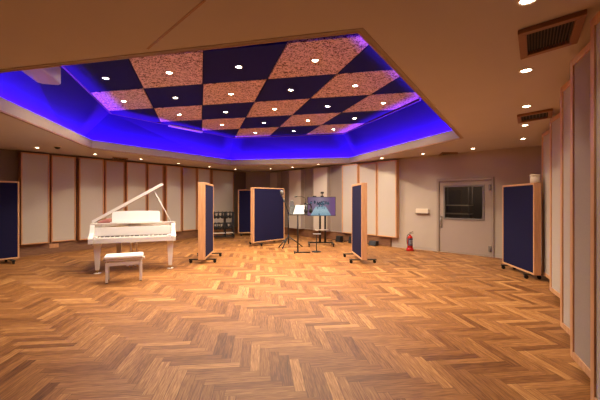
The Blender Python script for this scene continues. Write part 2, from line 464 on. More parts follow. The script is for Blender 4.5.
# local x along the wall, -y is into the room
wx0, wx1, wz0, wz1 = 0.13+0.04, DW-0.27, 0.96, 1.80
wx0 = 0.0
def lx(px): return (ray_line(px, B3, B2)-DA).length
wx0, wx1 = lx(445.2), lx(482.5)
fx = 0.07
lf = MB()
lf.box(fx, wx0, 0.0, 0.06, 0.012, DOORH-0.06); lf.box(wx1, DW-fx, 0.0, 0.06, 0.012, DOORH-0.06)
lf.box(wx0, wx1, 0.0, 0.06, 0.012, wz0); lf.box(wx0, wx1, 0.0, 0.06, wz1, DOORH-0.06)
obj('door_leaf', lf, 'door', door)
fr = MB()
fr.box(0.0, fx-0.006, -0.035, 0.08, 0, DOORH); fr.box(DW-fx+0.006, DW, -0.035, 0.08, 0, DOORH)
fr.box(0, DW, -0.035, 0.08, DOORH-0.055, DOORH+0.02)
obj('door_frame', fr, 'doorframe', door, 0.004)
wf = MB(); e = 0.045
wf.box(wx0-e, wx0, -0.02, 0.07, wz0-e, wz1+e); wf.box(wx1, wx1+e, -0.02, 0.07, wz0-e, wz1+e)
wf.box(wx0, wx1, -0.02, 0.07, wz0-e, wz0); wf.box(wx0, wx1, -0.02, 0.07, wz1, wz1+e)
wfo = obj('window_frame', wf, 'grey', door, 0.004)
obj('pane', MB().box(wx0, wx1, 0.022, 0.03, wz0, wz1), 'glass', wfo)
hx = lx(441.4)
hd = MB(); hd.tube([(hx, -0.005, 0.72), (hx, -0.055, 0.74), (hx, -0.055, 0.96), (hx, -0.005, 0.98)], 0.013, 8)
hd.box(hx-0.025, hx+0.025, -0.008, 0.001, 0.68, 1.02)
obj('door_handle', hd, 'steel', door)
for z in (0.14, 1.70):
    obj('hinge', MB().tube([(DW-fx, -0.045, z), (DW-fx, -0.045, z+0.14)], 0.016, 8).box(DW-fx-0.05, DW-fx+0.03, -0.042, -0.001, z, z+0.14), 'grey', door)
obj('threshold', MB().box(fx, DW-fx, -0.01, 0.08, 0.0, 0.011), 'steel', door)
# the dim lobby seen through the pane
vb = MB()
ve = 0.7
vb.box(-ve, DW+ve, 2.6, 2.7, 0, 2.6); vb.box(-ve-0.1, -ve, 0.21, 2.7, 0, 2.6); vb.box(DW+ve, DW+ve+0.1, 0.21, 2.7, 0, 2.6)
vb.box(-ve-0.1, DW+ve+0.1, 0.21, 2.7, 2.6, 2.7); vb.box(-ve-0.1, DW+ve+0.1, 0.08, 2.7, -0.1, -0.012)
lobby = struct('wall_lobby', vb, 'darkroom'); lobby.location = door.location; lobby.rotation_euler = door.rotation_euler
def dworld(x, y): return (DA.x+math.cos(ang)*x-math.sin(ang)*y, DA.y+math.sin(ang)*x+math.cos(ang)*y)
sh = thing('shelf_unit', 'dim shelf of pale boxes seen through the door window', 'shelf', (*dworld(-0.35, 1.3), -0.012), ang)
q = MB()
for x in (0.0, 0.76):
    for y in (0.0, 0.36): q.box(x, x+0.04, y, y+0.04, 0, 1.9)
obj('post', q, 'grey', sh)
for z in (0.35, 0.75, 1.02, 1.28):
    obj('shelf', MB().box(0.0, 0.8, 0.0, 0.4, z, z+0.03), 'cream', sh)
for i, (x, w) in enumerate([(0.95, 0.22), (1.45, 0.10), (1.85, 0.35)]):
    q = MB(); q.box(x, x+w, 0.0, 0.05, 0, 2.55)
    o = obj('wall_lobby_pier', q, 'rubber' if i != 2 else 'doorframe'); o.location = (*dworld(0, 1.9), -0.012); o.rotation_euler = (0, 0, ang); o['kind'] = 'structure'
    o.name = 'wall_pier'
ll = bpy.data.lights.new('lobby_lamp', 'POINT'); ll.energy = 14; ll.color = (1, 0.82, 0.66); ll.shadow_soft_size = 0.15
lo = bpy.data.objects.new('lobby_lamp', ll); C.objects.link(lo); lo.location = (*dworld(0.5, 1.0), 2.3)

# ------------------------------------------------------------------ ceiling tiles and lamps
H = TRAY-0.03-EYE
def G(i, j): return Vector((H*(-0.8385+0.567*i-0.192*j), H*(2.936-0.1176*i+0.653*j)))
def clip(poly, cl):     # convex ccw clip polygon
    out = [V2(p) for p in poly]
    for k in range(len(cl)):
        a, b = V2(cl[k]), V2(cl[(k+1) % len(cl)]); d = b-a
        src, out = out, []
        side = lambda p: d.x*(p.y-a.y)-d.y*(p.x-a.x)
        for i in range(len(src)):
            p, q2 = src[i], src[(i+1) % len(src)]
            sp, sq = side(p), side(q2)
            if sp >= 0: out.append(p)
            if (sp >= 0) != (sq >= 0): out.append(p+(q2-p)*(sp/(sp-sq)))
        if len(out) < 3: return []
    return out
def area(p): return 0.5*abs(sum(p[i][0]*p[(i+1) % len(p)][1]-p[(i+1) % len(p)][0]*p[i][1] for i in range(len(p))))
UIN = offset_poly(UP, -0.05)
def spot(parent, energy, size, blend, col, z, soft=0.04):
    l = bpy.data.lights.new('lamp', 'SPOT'); l.energy = energy; l.spot_size = math.radians(size); l.spot_blend = blend
    l.color = col; l.shadow_soft_size = soft
    o = bpy.data.objects.new('lamp', l); C.objects.link(o); o.parent = parent; o.location = (0, 0, z)
    return o
def downlight_proto(rr, lens, energy, size, col):
    t = thing('downlight', '', 'downlight', (0, 0, -50))
    n = 20
    obj('trim_ring', MB().lathe([(rr, 0.006), (rr*1.35, 0.002), (rr*1.4, -0.004), (rr*1.28, -0.011), (rr*1.02, -0.008), (rr, 0.006)][::-1], n), 'white', t)
    obj('lens', MB().lathe([(0, -0.007), (rr*0.7, -0.006), (rr, -0.002), (rr, 0.004), (0, 0.004)], n), lens, t)
    spot(t, energy, size, 0.8, col, -0.02)
    return t
ROWS = {-1: 'row by the soffit joint', 0: 'second row from the soffit joint', 1: 'third row from the soffit joint', 2: 'fourth row from the soffit joint', 3: 'row over the television side'}
WARM = (1.0, 0.83, 0.62)
big = downlight_proto(0.044, 'lens_hi', 120, 155, WARM); used_big = False
def put(proto, state, loc, label, group):
    if not state[0]:
        state[0] = True; proto.location = loc; proto['label'] = label; proto['group'] = group
        return proto
    o = copy_thing(proto, loc, 0, label); o['group'] = group
    return o
bs = [False]
for j in range(-1, 4):
    cells = []
    for i in range(-4, 7):
        g = 0.008
        c = [G(i, j), G(i+1, j), G(i+1, j+1), G(i, j+1)]
        cc = (c[0]+c[2])/2
        full = area(c)
        c = offset_poly(c, -0.012)
        p = clip(c, UIN)
        if len(p) >= 3 and area(p) > 0.07: cells.append((i, p, cc, area(p)/full))
    for k, (i, p, cc, fr_) in enumerate(cells):
        tan = (i+j) % 2 == 0
        nm = ('cut ' if fr_ < 0.9 else '')+('tan speckled' if tan else 'plain navy')
        mid = sum((V2(q) for q in p), Vector((0, 0)))/len(p)
        o = obj('ceiling_tile', MB().prism([tuple(V2(q)-mid) for q in p], -0.03, -0.001), 'speckle' if tan else 'navytile', loc=(mid.x, mid.y, TRAY))
        tag(o, '%s ceiling tile, %s from the duct side, %s' % (nm, ORD[k], ROWS[j]), 'ceiling tile', 'checkerboard ceiling tiles')
        if inside(cc, offset_poly(UP, -0.25)) and fr_ > 0.45:
            put(big, bs, (cc.x, cc.y, TRAY-0.031), 'lit downlight in %s tile, %s from the duct side, %s' % ('tan' if tan else 'navy', ORD[k], ROWS[j]), 'downlights in the tiles')

small = downlight_proto(0.044, 'lens_lo', 15, 100, WARM); ss = [False]
SD = [(37, 147.5, 'above the first panel beside the dark corner screen'), (95, 154, 'above the piano wall near the keyboard end'),
      (141, 159, 'above the raised piano lid'), (178.5, 163.2, 'above the panels just past the raised piano lid'), (209.5, 166.5, 'over the narrow screen near the piano'),
      (235.5, 169.2, 'over the headphone rack corner'), (270.5, 168.6, 'over the wide navy screen'), (292.5, 166.9, 'over the microphone stand'),
      (318, 164.2, 'over the television'), (382, 158.0, 'over the wood framed panel by the extinguisher'), (423, 153.6, 'over the wall control box'),
      (473, 148.4, 'over the door'), (523, 138.5, 'over the rolling screen by the door'), (525, 125, 'just beyond the small vent'),
      (526.5, 106, 'between the two ceiling vents'), (526, 70, 'beside the big ceiling vent, towards the small one'), (528, -1, 'beside the big ceiling vent, cut by the picture top')]
for px, py, w in SD:
    p = soff(px, py)
    put(small, ss, (p.x, p.y, CEIL-0.001), 'lit soffit downlight '+w, 'soffit downlights')
# unseen downlights added around the camera to light the foreground floor
for k, (x, y) in enumerate([(-4.5, 1.0), (0.9, -1.2), (-7.0, 3.6)]):
    put(small, ss, (x, y, CEIL-0.001), 'added unseen soffit downlight over the open floor beside the camera, %s' % ORD[k], 'soffit downlights')

# blue strip lights lying in the cove
mid_ring = offset_poly(VP, 0.24)
SIDES = ['long soffit edge', 'vent side', 'door side', 'television side', 'headphone corner side', 'piano side']
for i in range(6):
    a, b = mid_ring[i], mid_ring[(i+1) % 6]; d = b-a; L = d.length; c = (a+b)/2
    t = thing('led_strip', 'blue light strip hidden in the cove along the '+SIDES[i], 'strip light', (c.x, c.y, CEIL+0.0352), math.atan2(d.y, d.x), 'blue cove strips')
    obj('channel', MB().box(-L/2+0.05, L/2-0.05, -0.03, 0.03, 0, 0.014), 'white', t)
    obj('diffuser', MB().box(-L/2+0.06, L/2-0.06, -0.02, 0.02, 0.0145, 0.022), 'led', t)
    for en, tilt in ((8, 0.0), (26, 0.65)):      # one row of diodes washes the wall, one the tiles
        al = bpy.data.lights.new('lamp', 'AREA'); al.shape = 'RECTANGLE'; al.size = L-0.2; al.size_y = 0.03
        al.energy = en*L; al.color = (0.10, 0.01, 1.0)
        o = bpy.data.objects.new('lamp', al); C.objects.link(o); o.parent = t; o.location = (0, -0.015 if tilt < 0.5 else 0.015, 0.03); o.rotation_euler = (PI-tilt, 0, 0)

# duct end in the tray
dd = Vector((-0.28, 0.96)).normalized(); dn = Vector((dd.y, -dd.x))
p0 = Vector((-3.70, 5.30))
t = thing('air_duct', 'pale boxy air duct end glowing violet inside the tray', 'duct', (p0.x, p0.y, EYE+1.78), math.atan2(dd.y, dd.x))
obj('casing', MB().prism([(-1.35, 0.0), (-0.06, 0.0), (0.0, 0.06), (0.0, 0.26), (-0.06, 0.32), (-1.35, 0.32)], 0, 0.26), 'duct', t, 0.02)
for hx_ in (-0.35, -1.2): obj('hanger', MB().box(hx_, hx_+0.04, 0.02, 0.30, 0.261, 0.37), 'grey', t)
# thin pale trim strip under the tile edge
q1 = Vector((-1.72*H/1.0*0.0-3.93, 8.9)); 
a = UP[5]; b = UP[4]; A5 = V2(a); d5 = (V2(b)-A5).normalized(); n5 = perp(d5)*-1
sa, sb = A5+d5*1.6+n5*0.05, A5+d5*2.75+n5*0.05
o = obj('trim_strip', MB().prism([tuple(sa), tuple(sb), tuple(sb+n5*0.10), tuple(sa+n5*0.10)], TRAY-0.075, TRAY-0.036), 'white')
tag(o, 'thin pale strip fixed along the tile edge above the blue cove', 'strip')

# vents in the soffit
def vent(pts, label, inset, nsl):
    P = [soff(*p) for p in pts]; c = sum(P, Vector((0, 0)))/4
    t = thing('ceiling_vent', label, 'vent', (c.x, c.y, CEIL-0.001), 0, 'soffit vents')
    Q = [p-c for p in P]
    if sum(Q[i].x*Q[(i+1) % 4].y-Q[(i+1) % 4].x*Q[i].y for i in range(4)) < 0: Q = [Q[0], Q[3], Q[2], Q[1]]
    I = offset_poly(Q, -inset)
    obj('frame', ring_band(I, Q, -0.035, 0), 'ventwood', t, 0.004)
    obj('backing', MB().prism([tuple(p) for p in I], -0.006, 0), 'rubber', t)
    s_ = MB(); k = 0 if (I[1]-I[0]).length > (I[2]-I[1]).length else 1
    A, B, C2, D = I[k], I[(k+1) % 4], I[(k+2) % 4], I[(k+3) % 4]
    for q_ in range(nsl):
        u, v = (q_+0.3)/nsl, (q_+0.62)/nsl
        s_.prism([tuple(A.lerp(D, u)), tuple(B.lerp(C2, u)), tuple(B.lerp(C2, v)), tuple(A.lerp(D, v))], -0.022, -0.007)
    obj('louvre', s_, 'ventdark', t)
vent([(517.8, 30), (587.4, 8.4), (577.5, 39), (520.5, 56)], 'big brown framed return vent in the soffit above the angled panels', 0.055, 14)
vent([(517, 114.5), (553, 108), (552, 115.5), (518, 121.5)], 'small brown vent in the soffit beyond the big one', 0.05, 8)
vent([(438, 155.6), (442, 152.2), (458, 152.2), (457, 155.6)], 'small brown vent in the soffit over the door wall', 0.04, 8)
vent([(112, 158.8), (112.5, 156.6), (128, 158.2), (127.5, 160.2)], 'dark slot vent in the soffit above the piano', 0.04, 4)
# smoke detector
p = soff(57.5, 146.3)
t = thing('smoke_detector', 'small dark dome detector on the soffit above the piano wall', 'detector', (p.x, p.y, CEIL-0.001))
obj('base', MB().lathe([(0.075, -0.02), (0.08, 0.0)], 20), 'cream', t)
obj('dome', MB().lathe([(0, -0.07), (0.035, -0.062), (0.058, -0.04), (0.062, -0.0205)], 20), 'black', t)

# ------------------------------------------------------------------ rolling screens (gobos)
def gobo(P0, P1, thick, height, label, side, frame=0.045, foot=0.62, sidemat='gobo_wood'):
    """P0->P1 is the lower front edge in plan; the body lies on the `side` (+1 left / -1 right) of it"""
    P0, P1 = V2(P0), V2(P1); L = (P1-P0).length; a = math.atan2((P1-P0).y, (P1-P0).x)
    t = thing('acoustic_screen', label, 'acoustic screen', (P0.x, P0.y, 0), a, 'rolling acoustic screens')
    y0, y1 = (0, thick) if side > 0 else (-thick, 0)
    f = MB(); zb = 0.095
    f.box(0, frame, y0, y1, zb, height); f.box(L-frame, L, y0, y1, zb, height)
    f.box(frame, L-frame, y0, y1, height-frame, height); f.box(frame, L-frame, y0, y1, zb, zb+frame)
    obj('frame', f, sidemat, t, 0.004)
    for yy0, yy1 in ((y0+0.006, y0+0.03), (y1-0.03, y1-0.006)):
        obj('fabric_panel', MB().box(frame, L-frame, yy0, yy1, zb+frame, height-frame), 'navy', t)
    ym = (y0+y1)/2
    for x in (0.16, L-0.16):
        ft = obj('foot', MB().box(x-0.03, x+0.03, ym-foot/2, ym+foot/2, 0.07, 0.094), 'black', t, 0.004)
        for yy in (ym-foot/2+0.04, ym+foot/2-0.04):
            w = MB().tube([(x-0.016, yy, 0.034), (x+0.016, yy, 0.034)], 0.034, 14)
            w.box(x-0.022, x+0.022, yy-0.012, yy+0.03, 0.05, 0.0695)
            obj('caster', w, 'rubber', ft)
    return t
gobo((-7.30, 6.85), (-6.535, 7.92), 0.15, 1.88, 'dark navy acoustic screen standing by the piano wall, mostly out of the picture', 1, frame=0.032)
gobo((-2.15, 7.70), (-2.255, 8.88), 0.155, 1.85, 'tall navy screen seen edge on with wide wooden side, next to the piano', 1)
gobo((-1.46, 10.70), (-0.535, 11.72), 0.15, 1.85, 'wide navy screen facing the room behind the microphone', 1, frame=0.032)
gobo((-2.53, 13.85), (-1.2, 13.9), 0.14, 1.88, 'dark navy screen half hidden behind the wide navy screen', 1)
gobo((1.386, 7.64), (1.335, 8.80), 0.126, 1.84, 'narrow looking navy screen between the television and the extinguisher', -1)
gobo((4.20, 6.10), (4.345, 7.30), 0.12, 1.76, 'navy rolling screen beside the door with a cream canister on top', -1, foot=0.30, frame=0.035)
t = thing('canister', 'cream round canister on top of the screen beside the door', 'canister', (4.285, 6.20, 1.761))
obj('body', MB().lathe([(0, 0), (0.072, 0), (0.076, 0.01), (0.076, 0.12)], 24), 'cream', t)
obj('lid', MB().lathe([(0.080, 0.1205), (0.082, 0.13), (0.080, 0.15), (0.072, 0.155), (0, 0.156)], 24), 'cream', t)

# ------------------------------------------------------------------ grand piano
def piano():
    ang = math.atan2(0.383, 0.923); S = Vector((-4.05, 6.5))
    t = thing('grand_piano', 'white grand piano with its lid propped open', 'piano', (S.x, S.y, 0), ang)
    W = 1.57
    def outline(y_start):
        p = [(0, y_start), (0, 1.25)]
        for k in range(9):      # rounded tail
            a = PI-(PI*0.86)*k/8
            p.append((0.33+0.33*math.cos(a), 1.33+0.33*math.sin(a)))
        # bent side
        for x, y in ((0.70, 1.26), (0.78, 1.12), (0.90, 1.00), (1.06, 0.92), (1.25, 0.86), (1.40, 0.80), (1.51, 0.72), (1.563, 0.60), (1.57, 0.48)):
            p.append((x, y))
        p.append((W, y_start))
        return p      # clockwise from above
    def inset(p, d):
        return [tuple(q) for q in offset_poly(p[::-1], -d)][::-1]
    o = outline(0.30); n = len(o)
    inn = inset(o, 0.055)
    rim = MB()
    for k in range(n-1):        # open towards the keyboard
        a, b = o[k], o[k+1]; c, d = inn[k+1], inn[k]
        if k == 0: d = (d[0], 0.30)
        if k == n-2: c = (c[0], 0.30)
        rim.hexa([(a[0], a[1], 0.60), (d[0], d[1], 0.60), (c[0], c[1], 0.60), (b[0], b[1], 0.60),
                  (a[0], a[1], 0.965), (d[0], d[1], 0.965), (c[0], c[1], 0.965), (b[0], b[1], 0.965)])
    obj('rim', rim, 'piano', t)
    obj('bottom_board', MB().prism(inset(o, 0.056), 0.605, 0.64), 'piano', t)
    obj('soundboard', MB().prism(inset(o, 0.058), 0.80, 0.812), 'soundboard', t)
    pl = MB().prism([(0.09, 0.52), (0.09, 1.2), (0.3, 1.5), (0.45, 1.5), (0.62, 1.2), (0.85, 0.93), (1.35, 0.68), (1.40, 0.52)], 0.8125, 0.842)
    for k in range(5): pl.box(0.2+k*0.22, 0.235+k*0.22, 0.52, 0.70+0.0*k, 0.842, 0.872)
    obj('iron_plate', pl, 'gold', t)
    st = MB()
    for k in range(24):
        x = 0.14+k*0.05; y1 = min(1.45, 1.40-0.0*k) if x < 0.5 else 1.40-(x-0.5)*0.85
        st.tube([(x, 0.50, 0.885), (x*0.9+0.03, max(0.66, y1), 0.882)], 0.0022, 4)
    obj('strings', st, 'brass', t)
    # cheeks, key bed, key slip
    kb = MB().box(0.0, W, 0.03, 0.32, 0.600, 0.655)
    obj('key_bed', kb, 'piano', t, 0.006)
    obj('key_slip', MB().box(0.08, W-0.08, 0.0, 0.028, 0.602, 0.700), 'piano', t, 0.005)
    for x0, x1 in ((-0.005, 0.075), (W-0.075, W+0.005)):
        prof = [(0.0, 0.602), (0.0, 0.695), (0.012, 0.715), (0.05, 0.735), (0.10, 0.76), (0.15, 0.80), (0.185, 0.86), (0.21, 0.92), (0.24, 0.955), (0.30, 0.966), (0.30, 0.602)]
        ck = MB(); ck.prism([(p[0], p[1]) for p in prof], x0, x1, Matrix(((0, 0, 1, 0), (1, 0, 0, 0), (0, 1, 0, 0), (0, 0, 0, 1))))
        obj('cheek', ck, 'piano', t)
    for x in (0.078, W-0.128):
        obj('key_block', MB().box(x, x+0.05, 0.035, 0.19, 0.656, 0.735), 'piano', t, 0.006)
    kw = (W-0.262)/52
    wk = MB()
    for k in range(52):
        x = 0.131+k*kw; wk.box(x+0.0006, x+kw-0.0006, 0.034, 0.185, 0.675, 0.715)
    obj('white_keys', wk, 'ivory', t)
    bk = MB()
    for k in range(51):
        if (k % 7) in (0, 2, 3, 5, 6) if True else False:
            x = 0.131+(k+1)*kw; bk.box(x-0.0075, x+0.0075, 0.075, 0.186, 0.7155, 0.732)
    obj('black_keys', bk, 'black', t)
    fb = MB()
    fb.hexa([(0.078, 0.187, 0.66), (W-0.078, 0.187, 0.66), (W-0.078, 0.21, 0.66), (0.078, 0.21, 0.66),
             (0.078, 0.225, 0.905), (W-0.078, 0.225, 0.905), (W-0.078, 0.25, 0.905), (0.078, 0.25, 0.905)])
    obj('fallboard', fb, 'piano', t, 0.004)
    obj('felt_strip', MB().box(0.131, W-0.131, 0.18, 0.186, 0.7295, 0.7345), 'felt', t)
    # front lid flap, folded flat over the key end
    obj('front_flap', MB().box(0.0, W, 0.235, 0.47, 0.967, 0.985), 'piano', t, 0.005)
    # music desk
    md = MB()
    th = math.radians(14)
    mt = Matrix.Translation((0.0, 0.36, 0.987)) @ Matrix.Rotation(-th, 4, 'X')
    prof = [(0.36, 0.0), (1.27, 0.0), (1.27, 0.19)]
    prof += [(1.27-0.03+0.03*math.cos(a), 0.20+0.03*math.sin(a)) for a in (0.3, 0.8, 1.3, 1.57)]
    prof += [(1.0, 0.238), (0.815, 0.24), (0.63, 0.238), (0.40, 0.23), (0.37, 0.215), (0.36, 0.19)]
    Mx = Matrix(((1, 0, 0, 0), (0, 0, -1, 0), (0, 1, 0, 0), (0, 0, 0, 1)))
    md.prism(prof, -0.011, 0.011, mt @ Mx)
    md.box(0.33, 1.30, 0.30, 0.352, 0.9855, 1.0)
    obj('music_desk', md, 'piano', t)
    # lid, hinged on the bass side
    la = math.radians(31)
    LM = Matrix.Translation((0.0, 0, 0.972)) @ Matrix.Rotation(-la, 4, 'Y')
    lo_ = outline(0.475)
    ld = MB().prism(lo_, 0.0, 0.036, LM)
    lid = obj('lid', ld, 'piano', t, 0.004)
    obj('folded_flap', MB().box(0.01, W-0.005, 0.48, 0.70, 0.0365, 0.056, LM), 'piano', lid, 0.004)
    # prop stick
    top = LM @ Vector((1.34, 0.56, -0.001))
    obj('lid_prop', MB().tube([(1.50, 0.52, 0.96), tuple(top)], 0.011, 8), 'piano', t)
    for z in (0.6, 1.1): obj('hinge', MB().tube([(-0.004, z, 0.968), (-0.004, z+0.08, 0.968)], 0.007, 8), 'brass', t)
    # legs
    for x, y in ((0.13, 0.17), (W-0.10, 0.17), (0.40, 1.30)):
        lg = MB()
        a, b = 0.062, 0.036
        lg.hexa([(x-b, y-b, 0.07), (x+b, y-b, 0.07), (x+b, y+b, 0.07), (x-b, y+b, 0.07), (x-a, y-a, 0.56), (x+a, y-a, 0.56), (x+a, y+a, 0.56), (x-a, y+a, 0.56)])
        lg.box(x-a-0.012, x+a+0.012, y-a-0.012, y+a+0.012, 0.5605, 0.6)
        L_ = obj('leg', lg, 'piano', t, 0.004)
        obj('caster', MB().tube([(x-0.012, y, 0.042), (x+0.012, y, 0.042)], 0.03, 14).box(x-0.02, x+0.02, y-0.015, y+0.015, 0.052, 0.0695), 'brass', L_)
        obj('caster_cup', MB().lathe([(0, 0.001), (0.062, 0.001), (0.066, 0.008), (0.05, 0.014), (0.045, 0.0115), (0, 0.0115)], 20, Matrix.Translation((x, y, 0))), 'white', L_)
    # lyre with pedals
    ly = MB()
    for x in (0.69, 0.80): ly.box(x, x+0.03, 0.42, 0.47, 0.12, 0.6)
    ly.box(0.62, 0.90, 0.40, 0.50, 0.06, 0.12)
    lyo = obj('lyre', ly, 'piano', t, 0.005)
    for x in (0.69, 0.76, 0.83):
        obj('pedal', MB().tube([(x, 0.40, 0.085), (x, 0.34, 0.08), (x, 0.28, 0.07)], [0.008, 0.011, 0.016], 10), 'brass', lyo)
    obj('lyre_brace', MB().tube([(0.72, 0.5, 0.10), (0.72, 0.86, 0.602)], 0.007, 6).tube([(0.80, 0.5, 0.10), (0.80, 0.86, 0.602)], 0.007, 6), 'brass', lyo)
    # cloth added on the case for an unidentified reddish patch under the lid
    c = thing('mound', 'dark reddish cloth added on the piano case under the lid', 'mound', (S.x+0.923*0.20-0.383*0.37, S.y+0.383*0.20+0.923*0.37, 0.9858), ang)
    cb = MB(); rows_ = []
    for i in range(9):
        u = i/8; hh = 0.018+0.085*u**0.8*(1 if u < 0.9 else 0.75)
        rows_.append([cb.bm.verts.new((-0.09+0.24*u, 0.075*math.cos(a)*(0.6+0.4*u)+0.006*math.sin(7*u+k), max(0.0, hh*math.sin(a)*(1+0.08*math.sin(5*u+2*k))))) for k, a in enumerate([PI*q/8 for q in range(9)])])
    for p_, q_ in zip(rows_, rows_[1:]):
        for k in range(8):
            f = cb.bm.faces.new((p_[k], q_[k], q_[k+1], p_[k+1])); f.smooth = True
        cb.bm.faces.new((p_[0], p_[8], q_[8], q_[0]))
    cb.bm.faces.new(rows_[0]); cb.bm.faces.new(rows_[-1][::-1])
    obj('mound_body', cb, 'felt', c)
    # bench
    ab = math.atan2(0.22, 0.48)
    b = thing('piano_bench', 'white padded bench in front of the grand piano', 'bench', (-3.36, 5.86, 0), ab)
    bw, bd = 0.58, 0.33
    for x in (0.0, bw-0.045):
        for y in (0.0, bd-0.045):
            l2 = obj('leg', MB().box(x, x+0.045, y, y+0.045, 0.012, 0.36), 'piano', b, 0.004)
            obj('foot_pad', MB().box(x+0.006, x+0.039, y+0.006, y+0.039, 0.0, 0.0115), 'rubber', l2)
    obj('apron', MB().box(0.046, bw-0.046, 0.006, 0.03, 0.30, 0.36).box(0.046, bw-0.046, bd-0.03, bd-0.006, 0.30, 0.36).box(0.006, 0.03, 0.046, bd-0.046, 0.30, 0.36).box(bw-0.03, bw-0.006, 0.046, bd-0.046, 0.30, 0.36), 'piano', b)
    obj('seat_base', MB().box(-0.005, bw+0.005, -0.005, bd+0.005, 0.385, 0.41).box(0.05, bw-0.05, 0.04, bd-0.04, 0.3605, 0.385), 'piano', b, 0.004)
    obj('cushion', MB().box(-0.02, bw+0.02, -0.02, bd+0.02, 0.4105, 0.475), 'white', b, 0.024)
    for x0, x1 in ((-0.045, -0.0055), (bw+0.0055, bw+0.045)):
        obj('height_knob', MB().tube([(x0, bd/2, 0.395), (x1, bd/2, 0.395)], 0.02, 12), 'piano', b)
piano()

# ------------------------------------------------------------------ television on a rolling stand
def television():
    Y = 10.75; k = Y/F
    X0, X1 = 7.4*k, 35.7*k; zt, zb_ = EYE+3.2*k, EYE-15.9*k
    cx = (X0+X1)/2; W = X1-X0; Hh = zt-zb_
    st = thing('television', 'wide television showing a purple lit stage, on a black stand', 'television', (cx, Y, 0))
    obj('bezel', MB().box(-W/2, W/2, 0.0, 0.05, zb_, zt), 'black', st, 0.006)
    # the picture on the screen
    nx, ny = 72, 41; bm = bmesh.new(); cl = bm.loops.layers.float_color.new('pic')
    b = 0.014; sw, sh_ = W-2*b, Hh-2*b; rnd = random.Random(3)
    blobs = []
    for c, r in (((0.46, 0.66), 0.085), ((0.36, 0.63), 0.055), ((0.56, 0.62), 0.06)): blobs.append((*c, r, r*0.9))
    for _ in range(34): blobs.append((rnd.uniform(0.34, 0.62), rnd.uniform(0.50, 0.76), rnd.uniform(0.008, 0.03), rnd.uniform(0.01, 0.06)))
    for c in ((0.12, 0.70), (0.74, 0.66), (0.25, 0.73), (0.66, 0.70)): blobs.append((*c, 0.04, 0.09))
    blobs += [(0.41, 0.06, 0.02, 0.05), (0.52, 0.42, 0.012, 0.05), (0.60, 0.42, 0.012, 0.05), (0.36, 0.42, 0.012, 0.05)]
    def col(u, v):
        c = Vector((0.15, 0.075, 0.17))
        c = c.lerp(Vector((0.32, 0.25, 0.33)), max(0, 1-abs(u-0.45)*2.2))
        if u > 0.72: c = c.lerp(Vector((0.17, 0.08, 0.22)), min(1, (u-0.72)*5))
        hw = 0.17+0.21*(0.52-v)/0.52
        if v < 0.50 and abs(u-0.47) < hw:
            c = Vector((0.20, 0.36, 0.46)).lerp(Vector((0.42, 0.58, 0.64)), max(0, 1-abs(v-0.28)*3))*rnd.uniform(0.8, 1.1)
        for bx, by, rx, ry in blobs:
            if ((u-bx)/rx)**2+((v-by)/ry)**2 < 1: c = Vector((0.02, 0.03, 0.06)) if rnd.random() < 0.75 else Vector((0.16, 0.30, 0.40))
        return c
    for i in range(nx):
        for j in range(ny):
            x0, x1 = -sw/2+sw*i/nx, -sw/2+sw*(i+1)/nx; z0, z1 = zb_+b+sh_*j/ny, zb_+b+sh_*(j+1)/ny
            f = bm.faces.new([bm.verts.new(p) for p in ((x0, -0.002, z0), (x1, -0.002, z0), (x1, -0.002, z1), (x0, -0.002, z1))])
            c = col((i+0.5)/nx, (j+0.5)/ny)
            for l in f.loops: l[cl] = (*c, 1)
    me = bpy.data.meshes.new('screen'); bm.to_mesh(me); bm.free()
    m, nt, bs_ = mat('screen_picture'); at = nt.nodes.new('ShaderNodeAttribute'); at.attribute_name = 'pic'
    setin(bs_, Base_Color=(0.01, 0.01, 0.01, 1), Roughness=0.2, Emission_Strength=0.55)
    nt.links.new(at.outputs['Color'], bs_.inputs['Emission Color']); me.materials.append(m)
    o = bpy.data.objects.new('screen', me); C.objects.link(o); o.parent = st
    # posts and base
    for x in (320.2, 325.4):
        xx = (x-300)*k-cx
        obj('post', MB().tube([(xx, 0.09, 0.10), (xx, 0.09, zt-0.12)], 0.034, 12), 'black', st)
    xa, xb = (320.2-300)*k-cx, (325.4-300)*k-cx
    obj('mount_bracket', MB().box(xa-0.06, xb+0.06, 0.051, 0.066, zb_+0.1, zt-0.15), 'black', st)
    obj('shelf', MB().box(xa-0.16, xb+0.10, -0.12, 0.12, 0.495, 0.52), 'steel', st, 0.004)
    bs2 = obj('stand_base', MB().box(xa-0.36, xb+0.25, 0.065, 0.115, 0.075, 0.115).box(xa-0.38, xa-0.33, -0.25, 0.34, 0.07, 0.10).box(xb+0.21, xb+0.26, -0.25, 0.34, 0.07, 0.10), 'black', st, 0.004)
    for x in (xa-0.355, xb+0.235):
        for y in (-0.22, 0.31):
            obj('caster', MB().tube([(x-0.014, y, 0.035), (x+0.014, y, 0.035)], 0.035, 12).box(x-0.018, x+0.018, y-0.012, y+0.012, 0.045, 0.0695), 'rubber', bs2)
    # camera on top
    cxm = (322.2-300)*k
    w = thing('webcam', 'small black camera on a clamp on top of the television', 'camera', (cxm, Y+0.02, zt))
    obj('clamp', MB().box(-0.05, 0.05, -0.02, 0.03, 0.0005, 0.035), 'black', w, 0.004)
    obj('neck', MB().tube([(0, 0, 0.0355), (0, 0, 0.10)], 0.012, 8), 'black', w)
    obj('body', MB().box(-0.05, 0.05, -0.05, 0.03, 0.1005, 0.16).tube([(0, -0.075, 0.13), (0, -0.0505, 0.13)], 0.022, 12), 'black', w, 0.004)
    o = obj('soundbar', MB().box(-0.09, 0.03, -0.03, 0.03, 0.0005, 0.03), 'black', None, 0.008, ((315.5-300)*k, Y+0.02, zt))
    tag(o, 'low black box on the television top edge beside its camera', 'box')
television()

